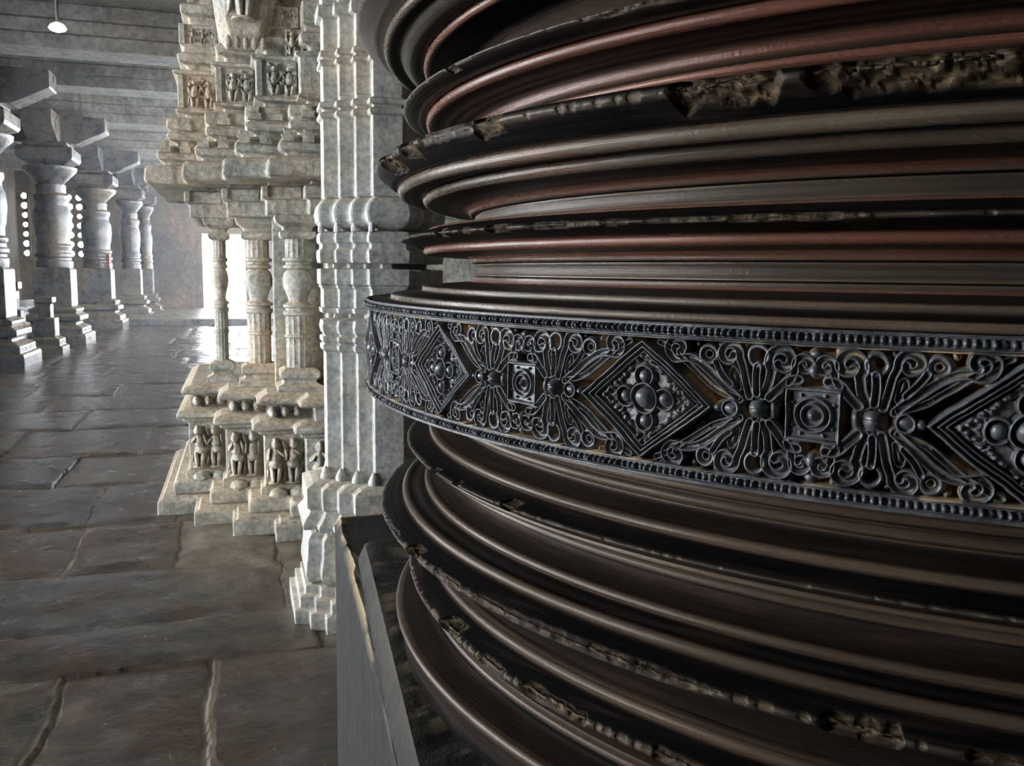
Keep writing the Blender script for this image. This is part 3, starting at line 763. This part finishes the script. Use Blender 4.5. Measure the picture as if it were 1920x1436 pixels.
def build_shrine():
    sp('plinth_step', [(.15, -.02), (.15, .045), (.13, .05), (.13, .06)], bevel=.02)
    sp('plinth_step', [(.085, .06), (.085, .115), (.07, .125)], bevel=.012)
    facets = [(-.24, -.072, YA), (-.072, .092, YB), (.092, .262, YC), (.262, .80, YD)]
    for i, (x0, x1, y) in enumerate(facets):                     # round stones squeezed under the carved course
        k = 1 if i < 3 else 2
        for j in range(2*k):
            c = x0+(j+.5)/(2*k)*(min(x1, x0+.34*k/1)-x0)
            b = MB(); b.lathe(c, y-.045, [(.012, .100), (.034, .110), (.040, .128), (.032, .148), (.010, .158)], 14, ph=random.random())
            reparent(b.build('round_boss', M_SHRINE, smooth=True), shrine)
    sp('carved_course', [(.03, .12), (.03, .155), (.012, .16), (.012, .39), (.035, .395), (.035, .41)])
    for i, (x0, x1, y) in enumerate(facets[:3]):
        relief('figure_panel', x0-.004, x1-.026, y-.014, .165, .385, 'figures', 31+i, depth=.045)
    relief('figure_panel', .262, .60, YD-.014, .165, .385, 'figures', 37, depth=.045)
    sp('ledge', [(.045, .41), (.065, .418), (.06, .44), (.03, .452), (.0, .456)], bevel=.01)
    sp('recessed_course', [(-.03, .45), (-.03, .515)])
    for i, (x0, x1, y) in enumerate(facets[:3]):
        relief('garland_panel', x0+.0, x1-.01, y+.028, .452, .515, 'blocks', 51+i, depth=.05)
    sp('ledge', [(-.01, .515), (.035, .522), (.045, .54), (.02, .556), (-.005, .57)], bevel=.01)
    # colonnettes on the ledge
    def colonnette(name, cx, cy, w, hz=1.33, carved=False):
        e = empty(name, (cx, cy, .56)); e.parent = shrine; e.matrix_parent_inverse = __import__('mathutils').Matrix.Translation(shrine.location).inverted()
        r = w/2
        def q(nm, prof, n=20, sq=False, **k):
            b = MB()
            if sq: b.stack([(cx-r, cy-r), (cx+r, cy-r), (cx+r, cy+r), (cx-r, cy+r)], prof)
            else: b.lathe(cx, cy, prof, n, **k)
            o = b.build(nm, M_SHRINE, smooth=not sq, bevel=.004 if sq else 0)
            reparent(o, e); return o
        q('pedestal', [(.035, .56), (.035, .59), (.012, .60), (.004, .615), (.022, .63), (.022, .655), (.0, .67)], sq=True)
        q('shaft', [(.86*r, .665), (.86*r, .80), (.95*r, .805), (.95*r, .815), (.88*r, .82), (.9*r, .90), (1.0*r, .905), (1.0*r, .92), (.85*r, .925), (.85*r, .935), (1.02*r, .94), (1.02*r, .95), (.8*r, .956),
                   (.62*r, .965), (.72*r, .99), (.98*r, 1.03), (1.04*r, 1.06), (.92*r, 1.09), (.70*r, 1.105), (.96*r, 1.112), (.96*r, 1.122), (.8*r, 1.128), (.8*r, 1.138), (1.0*r, 1.143), (1.0*r, 1.155), (.84*r, 1.16), (.84*r, 1.25)], 28, ph=0, flute=14, fd=.10, fz=[(.66, .80), (.82, .90), (1.16, 1.25)])
        q('capital', [(.0, 1.24), (.012, 1.25), (.012, 1.27), (-.004, 1.275), (.0, 1.29), (.028, 1.31), (.034, hz+.0), (.034, hz+.02)], sq=True)
    colonnette('colonnette', W(414, 560, YA+.10)[0], YA+.10, .074); colonnette('colonnette', W(485, 560, YB+.16)[0], YB+.16, .125)
    colonnette('colonnette', W(559, 560, YC+.13)[0], YC+.13, .130)
    b = MB(); b.box(.355, 1.65, YD+.05, YD+.3, .56, 1.35); b.box(.14, .40, YC+.22, YC+.36, .56, 1.35)
    reparent(b.build('back_wall', M_SHRINE, bevel=.006), shrine)
    sp('architrave', [(-.05, 1.335), (-.02, 1.34), (-.02, 1.40), (.0, 1.405), (.0, 1.455), (-.03, 1.46), (-.03, 1.50)])
    sp('eave', [(.02, 1.475), (.085, 1.468), (.145, 1.472), (.155, 1.485), (.150, 1.535), (.135, 1.55), (.10, 1.556), (.08, 1.56)], bevel=.008)
    # small upright leaves on the eave edge
    def crest(row_z, o, hgt, wid, step, name='crest_leaf'):
        for (x0, x1, y) in [(-.24, -.072, YA), (-.072, .092, YB), (.092, .262, YC), (.262, .42, YD)]:
            k = max(1, int((x1-x0)/step))
            for j in range(k):
                c = x0-o+(j+.5)*(x1-x0)/k
                b = MB(); b.box(c-wid/2, c+wid/2, y-o-.012, y-o+.02, row_z, row_z+hgt*.55, .004); b.box(c-wid/3, c+wid/3, y-o-.010, y-o+.015, row_z+hgt*.5, row_z+hgt, .004)
                reparent(b.build(name, M_SHRINE), shrine)
    sp('cornice_tier', [(.075, 1.555), (.075, 1.575), (.10, 1.585), (.105, 1.61), (.085, 1.635), (.05, 1.648), (.035, 1.652)], bevel=.006)
    crest(1.612, .108, .05, .045, .075)
    sp('cornice_tier', [(.02, 1.645), (.02, 1.665), (.055, 1.675), (.062, 1.70), (.045, 1.715), (.06, 1.725), (.06, 1.765), (.03, 1.775), (.0, 1.782)], bevel=.006)
    crest(1.716, .064, .05, .05, .085)
    sp('cornice_tier', [(-.02, 1.775), (-.02, 1.80), (.022, 1.806), (.022, 1.815), (.012, 1.82), (.012, 1.965), (.03, 1.972), (.03, 1.985), (-.01, 1.995)], bevel=.006)
    for i, (x0, x1, y) in enumerate(facets[:3]):
        relief('figure_panel', x0+.03, x1-.02, y-.014, 1.825, 1.96, 'scroll', 71+i, depth=.035)
    sp('tower_tier', [(-.03, 1.985), (-.03, 2.02), (.006, 2.03), (.012, 2.06), (-.015, 2.075), (-.015, 2.10), (.0, 2.105), (.0, 2.19), (-.035, 2.20)], bevel=.008)
    sp('tower_tier', [(-.045, 2.19), (-.045, 2.235), (-.008, 2.245), (-.008, 2.28), (-.04, 2.29), (-.04, 2.40), (-.02, 2.41), (-.02, 2.44), (-.06, 2.45)], bevel=.008)
    sp('tower_tier', [(-.065, 2.44), (-.065, 2.6), (-.03, 2.62), (-.03, 2.7), (-.065, 2.72), (-.065, 3.1), (-.03, 3.12), (-.03, 3.3)], bevel=.008)
    for i, (x0, x1, y) in enumerate(facets[:3]):
        relief('garland_panel', x0+.035, x1-.0, y+.010, 2.108, 2.185, 'scroll', 81+i, depth=.03)
    for (za, zb, o) in ((1.822, 1.966, .012), (2.106, 2.19, 0.0), (2.292, 2.40, -.04), (1.41, 1.455, .0)):
        for (x0, x1, y) in facets[:3]:
            for c in (x0-o+.014, x1-o-.016):
                b = MB(); b.box(c-.010, c+.010, y-o-.012, y-o+.03, za, zb, .003); reparent(b.build('pilaster_strip', M_SHRINE), shrine)
    # leaning leaf-shaped niche block with figures at the top
    e = MB(); x0, z0 = W(424, 30, 3.98); x1, z1 = W(512, 92, 3.98)
    b = MB()
    c = .045; y = 3.97
    pl = [(c-.115, y), (c-.075, y-.05), (c+.06, y-.06), (c+.105, y-.02), (c+.105, y+.22), (c-.115, y+.22)]
    b.stack(pl, [(-.035, 2.04), (-.02, 2.06), (.0, 2.11), (.012, 2.2), (.03, 2.36), (.03, 2.56), (.0, 2.58)])
    reparent(b.build('niche_block', M_SHRINE, bevel=.006), shrine)
    relief('figure_panel', c-.075, c+.06, y-.060, 2.10, 2.44, 'figures', 91, depth=.05)
    relief('figure_panel', .20, .36, YC-.01, 1.99, 2.10, 'scroll', 93, depth=.03)
    # knob row below the niche block
    for k in range(5):
        bb = MB(); bb.lathe(c-.07+k*.034, y-.045, [(.003, 1.998), (.013, 2.006), (.015, 2.025), (.008, 2.045), (.003, 2.05)], 10); reparent(bb.build('round_boss', M_SHRINE, smooth=True), shrine)
build_shrine()

# ------------------------------------------------------------------ row of pillars along the left side
def row_pillar(Y, xl, xr, label, z0=-.03, sash=False):
    w = xr-xl; cx = (xl+xr)/2; cy = Y+w/2; r = w/2
    root = empty('hall_pillar', (cx, cy, 0)); tag(root, label, 'pillar', 'turned pillars along the left side of the passage')
    sq = [(xl, Y), (xr, Y), (xr, Y+w), (xl, Y+w)]
    def st(nm, prof): return stack_obj(nm, sq, prof, M_ROW, root, .012)
    def la(nm, prof, n=40):
        b = MB(); b.lathe(cx, cy, prof, n); return reparent(b.build(nm, M_ROW, smooth=True), root)
    st('stepped_base', [(.20, z0), (.20, max(.10, z0+.02)), (.19, .135), (.15, .14), (.15, .22), (.10, .25), (.05, .27), (.05, .31), (.12, .33), (.12, .40), (.05, .44), (.07, .46), (.07, .50), (0, .53)])
    st('square_shaft', [(0, .53), (0, 1.08), (-.03, 1.11)])
    la('turned_shaft', [(.96*r, 1.10), (1.0*r, 1.14), (1.0*r, 1.2), (.92*r, 1.22), (.92*r, 1.25), (1.02*r, 1.27), (1.02*r, 1.31), (.93*r, 1.33), (.92*r, 1.37), (1.0*r, 1.40), (1.0*r, 1.43), (.9*r, 1.46), (.9*r, 1.54), (.97*r, 1.62), (1.04*r, 1.78), (1.02*r, 1.92), (.9*r, 2.0), (.88*r, 2.06), (.98*r, 2.1), (.98*r, 2.16), (.8*r, 2.2), (.8*r, 2.32)])
    la('disc_capital', [(.66*r, 2.32), (.8*r, 2.36), (1.1*r, 2.44), (1.42*r, 2.52), (1.45*r, 2.57), (1.2*r, 2.6), (.95*r, 2.62)])
    st('abacus', [(-.02, 2.6), (.10, 2.66), (.12, 2.70), (.12, 2.82), (.04, 2.86), (.04, 2.92)])
    b = MB()
    for sx, sy in ((1, 0), (-1, 0), (0, 1), (0, -1)):
        h = r*.8; L = r+.55
        if sx: v = [(cx, cy-h), (cx+sx*L, cy-h), (cx+sx*L, cy+h), (cx, cy+h)]
        else: v = [(cx-h, cy), (cx-h, cy+sy*L), (cx+h, cy+sy*L), (cx+h, cy)]
        lo = [(x if abs(x-cx) <= h+1e-6 else cx+sx*(r+.15), y_ if abs(y_-cy) <= h+1e-6 else cy+sy*(r+.15)) for x, y_ in v]
        p = [(*q, 2.9) for q in lo]+[(*q, 3.10) for q in v]+[(*q, 3.295) for q in v]
        f = [(0, 1, 2, 3), (8, 9, 10, 11)]+[(k*4+i, k*4+(i+1) % 4, k*4+4+(i+1) % 4, k*4+4+i) for k in (0, 1) for i in range(4)]
        b.add(p, f)
    reparent(b.build('bracket', M_ROW, bevel=.012), root)
    if sash:
        bb = MB(); bb.box(xr-.080, xr-.022, Y+.022, Y+.05, 1.112, 1.37, .01)
        tag(bb.build('red_cloth', mat_plain('red_cloth', (.15, .03, .028), .85), bevel=.01), 'small dull red cloth wrapped on the corner of the third left hall pillar', 'cloth')
for a in ((11.2, -3.05, -2.535, 'hall pillar of the left row that is cut by the left edge of the photo'),
          (14.5, -2.914, -2.405, 'broad dark hall pillar, second of the left row, behind the low stone pedestal'),
          (18.3, -2.86, -2.343, 'third hall pillar of the left row, dark shaft carrying a small red cloth', -.03, True),
          (21.3, -2.53, -2.124, 'fourth hall pillar of the left row, first one on the far platform', .11),
          (23.0, -2.32, -2.02, 'thin fifth hall pillar of the left row, beside the brown end wall', .11)):
    row_pillar(*a)
# low blocks standing between the pillars
def pedestal(x0, x1, Y, dep, label, h):
    root = empty('stone_pedestal', ((x0+x1)/2, Y+dep/2, 0)); tag(root, label, 'pedestal')
    sq = [(x0, Y), (x1, Y), (x1, Y+dep), (x0, Y+dep)]
    stack_obj('foot', sq, [(.10, -.03), (.10, .07), (.06, .09), (.06, .17), (0, .2)], M_ROW, root, .01)
    stack_obj('block', sq, [(0, .2), (0, h*.62), (-.05, h*.63), (-.05, h*.88), (-.02, h*.9), (-.02, h)], M_ROW, root, .01)
pedestal(-2.60, -2.35, 12.85, .30, 'low stepped stone pedestal in front of the second pillar of the left row', .72)
pedestal(-2.95, -2.60, 12.2, .25, 'taller plain stone pedestal beside the nearest pillar of the left row', .93)
b = MB(); b.box(-3.85, -3.32, 11.0, 18.9, -.02, .42, .02); b.box(-3.88, -3.30, 10.97, 18.93, .42, .5, .01)
tag(b.build('stone_bench', M_ROW, bevel=.01), 'long low stone bench running behind the left row of pillars', 'bench')

# ------------------------------------------------------------------ shell of the hall
def boxo(name, x0, x1, y0, y1, z0, z1, mat, bev=.0):
    b = MB(); b.box(x0, x1, y0, y1, z0, z1); return b.build(name, mat, bevel=bev)
CZ = 3.72
struct(boxo('ceiling', -9, 4, -4.2, 28, CZ, CZ+.3, M_BEAM))
struct(boxo('wall_right', 1.9, 2.2, -4.2, 5.35, -.05, CZ, M_WALL))
struct(boxo('wall_right_far', 1.6, 1.9, 5.5, 10.5, -.05, CZ, M_WALL))
struct(boxo('wall_back', -9, 2.2, -4.5, -4.2, -.05, CZ, M_WALL))
b = MB(); b.box(-5.6, -5.3, 9.5, 25, -.05, CZ); b.box(-5.6, -3.5, 9.2, 9.5, -.05, CZ); b.box(-3.8, -3.5, -4.2, .15, -.05, CZ); b.box(-3.8, -3.5, .15, 9.2, -.05, .25); b.box(-3.8, -3.5, .15, 9.2, 3.2, CZ)
struct(b.build('wall_left', M_WALL))
# far end: platform, wall with door and pierced screens
tag(boxo('platform', -5.2, 1.2, 19.05, 24.97, -.03, .11, M_ROW, .02), 'low stone platform across the far end of the passage', 'platform')
FY = 25.0
def far_wall():
    b = MB()
    xd0, zd = W(378, 440, FY); xd1, _ = W(463, 600, FY)
    b.box(-9, -6.05, FY, FY+.35, 0, CZ); b.box(-5.0, -4.45, FY, FY+.35, 0, CZ); b.box(-3.55, xd0, FY, FY+.35, 0, CZ)
    b.box(xd0, xd1, FY, FY+.35, 2.05, CZ); b.box(xd1, 1.0, FY, FY+.35, 0, CZ)
    for x0, x1 in ((-6.05, -5.0), (-4.45, -3.55)):
        b.box(x0, x1, FY, FY+.35, 0, 1.35); b.box(x0, x1, FY, FY+.35, 3.0, CZ)
    struct(b.build('wall_far', M_WALL))
    return xd0, xd1
XD0, XD1 = far_wall()
def screen(x0, x1, label, cols, rows, px, pz):
    """a stone slab pierced by rows of round holes"""
    k = 12; V = []; F = []
    z0, z1 = 1.35, 3.0
    def V_(x, z, y): V.append((x, y, z)); return len(V)-1
    dx = (x1-x0)/cols; dz = (z1-z0)/rows
    for i in range(cols):
        for j in range(rows):
            cx = x0+(i+.5)*dx; cz = z0+(j+.5)*dz
            rad = .33*min(dx, dz)*(.85+.3*random.random())
            ring = {}
            for y in (FY+.05, FY+.17):
                inn = [V_(cx+rad*math.cos(2*math.pi*t/k+math.pi/4), cz+rad*math.sin(2*math.pi*t/k+math.pi/4), y) for t in range(k)]
                out = []
                for t in range(k):
                    a = 2*math.pi*t/k+math.pi/4; q = max(abs(math.cos(a)), abs(math.sin(a)))
                    out.append(V_(cx+dx/2*math.cos(a)/q, cz+dz/2*math.sin(a)/q, y))
                ring[y] = inn
                for t in range(k):
                    t2 = (t+1) % k; F.append((inn[t], inn[t2], out[t2], out[t]))
            a_, b_ = ring[FY+.05], ring[FY+.17]
            for t in range(k):
                t2 = (t+1) % k; F.append((a_[t], b_[t], b_[t2], a_[t2]))
    m = MB(); m.v = V; m.f = F
    root = empty('pierced_screen', ((x0+x1)/2, FY+.1, z0)); tag(root, label, 'screen')
    reparent(m.build('pierced_slab', M_WALL), root)
    f = MB(); f.box(x0, x0+.06, FY-.03, FY+.05, z0, z1); f.box(x1-.06, x1, FY-.03, FY+.05, z0, z1); f.box(x0, x1, FY-.03, FY+.05, z0-.05, z0+.03); f.box(x0, x1, FY-.03, FY+.05, z1-.04, z1+.05)
    reparent(f.build('screen_frame', M_WALL, bevel=.01), root)
screen(-6.05, -5.0, 'pierced stone screen with glowing holes at the far left edge', 4, 7, 0, 0)
screen(-4.45, -3.55, 'pierced stone screen with glowing holes between the second and third left pillars', 4, 7, 0, 0)

# cross beams
def beam(Y, dep, zb, label, x0=-5.3, x1=1.9):
    root = empty('ceiling_beam', (-2, Y, zb)); tag(root, label, 'beam')
    b = MB(); b.box(x0, x1, Y, Y+dep, zb, zb+.14); reparent(b.build('lower_fascia', M_BEAM, bevel=.01), root)
    b = MB(); b.box(x0, x1, Y-.05, Y+dep+.05, zb+.14, zb+.27); reparent(b.build('middle_fascia', M_BEAM, bevel=.012), root)
    b = MB(); b.box(x0, x1, Y-.10, Y+dep+.10, zb+.27, CZ); reparent(b.build('upper_fascia', M_BEAM, bevel=.012), root)
beam(6.6, 1.2, 3.30, 'broad brown ceiling beam nearest the viewer across the top left corner')
beam(10.2, .5, 3.30, 'pale three-banded ceiling beam across the passage below the lamp')
beam(12.2, .5, 3.30, 'plain ceiling beam behind the pale three-banded one')
beam(15.0, .6, 3.30, 'dark ceiling beam in line with the second left pillar')
beam(19.0, .6, 3.30, 'dim ceiling beam over the third left pillar, above the far platform')
beam(22.5, .6, 3.30, 'farthest ceiling beam, near the end wall')
# lamp under the ceiling
x, z = W(108, 53, 7.7)
lamp = empty('ceiling_lamp', (x, 7.7, z)); tag(lamp, 'small glowing round lamp hanging under the ceiling at upper left', 'lamp')
b = MB(); b.lathe(x, 7.7, [(.02, z+.04), (.05, z+.024), (.064, z), (.05, z-.016), (.02, z-.026)], 20); reparent(b.build('lamp_bowl', mat_plain('lamp_glow', (.9, .9, .85), .4, ((1, .95, .85), 14)), smooth=True), lamp)
b = MB(); b.lathe(x, 7.7, [(.012, z+.04), (.012, 3.305)], 8); reparent(b.build('lamp_rod', M_ROW), lamp)

# thin scattering volume added in the passage for the glare around the doorway
def glare_haze():
    m = bpy.data.materials.new('glare_scatter'); m.use_nodes = True; nt = m.node_tree; nt.nodes.clear()
    o = nt.nodes.new('ShaderNodeOutputMaterial'); v = nt.nodes.new('ShaderNodeVolumeScatter')
    v.inputs['Color'].default_value = (.82, .91, 1, 1); v.inputs['Density'].default_value = .007; v.inputs['Anisotropy'].default_value = .55
    nt.links.new(v.outputs[0], o.inputs['Volume'])
    b = boxo('glare_haze', -1.8, 1.5, 5.6, 18.95, .06, 2.85, m)
    b['kind'] = 'stuff'; b['label'] = 'thin bluish air volume added for the glare around the bright doorway'; b['category'] = 'glare_haze'
glare_haze()
# ------------------------------------------------------------------ light
w = bpy.data.worlds.new('sky'); SC.world = w; w.use_nodes = True
bg = w.node_tree.nodes['Background']; bg.inputs[0].default_value = (.88, .94, 1.0, 1); bg.inputs[1].default_value = 19.0
SC.view_settings.view_transform = 'Standard'; SC.view_settings.look = 'None'; SC.view_settings.gamma = 1; SC.view_settings.use_curve_mapping = False
SC.view_settings.exposure = 0.0
SC.cycles.max_bounces = 6; SC.cycles.diffuse_bounces = 4; SC.cycles.glossy_bounces = 4
SC.cycles.use_denoising = True; SC.cycles.caustics_reflective = True; SC.cycles.sample_clamp_indirect = 6.0
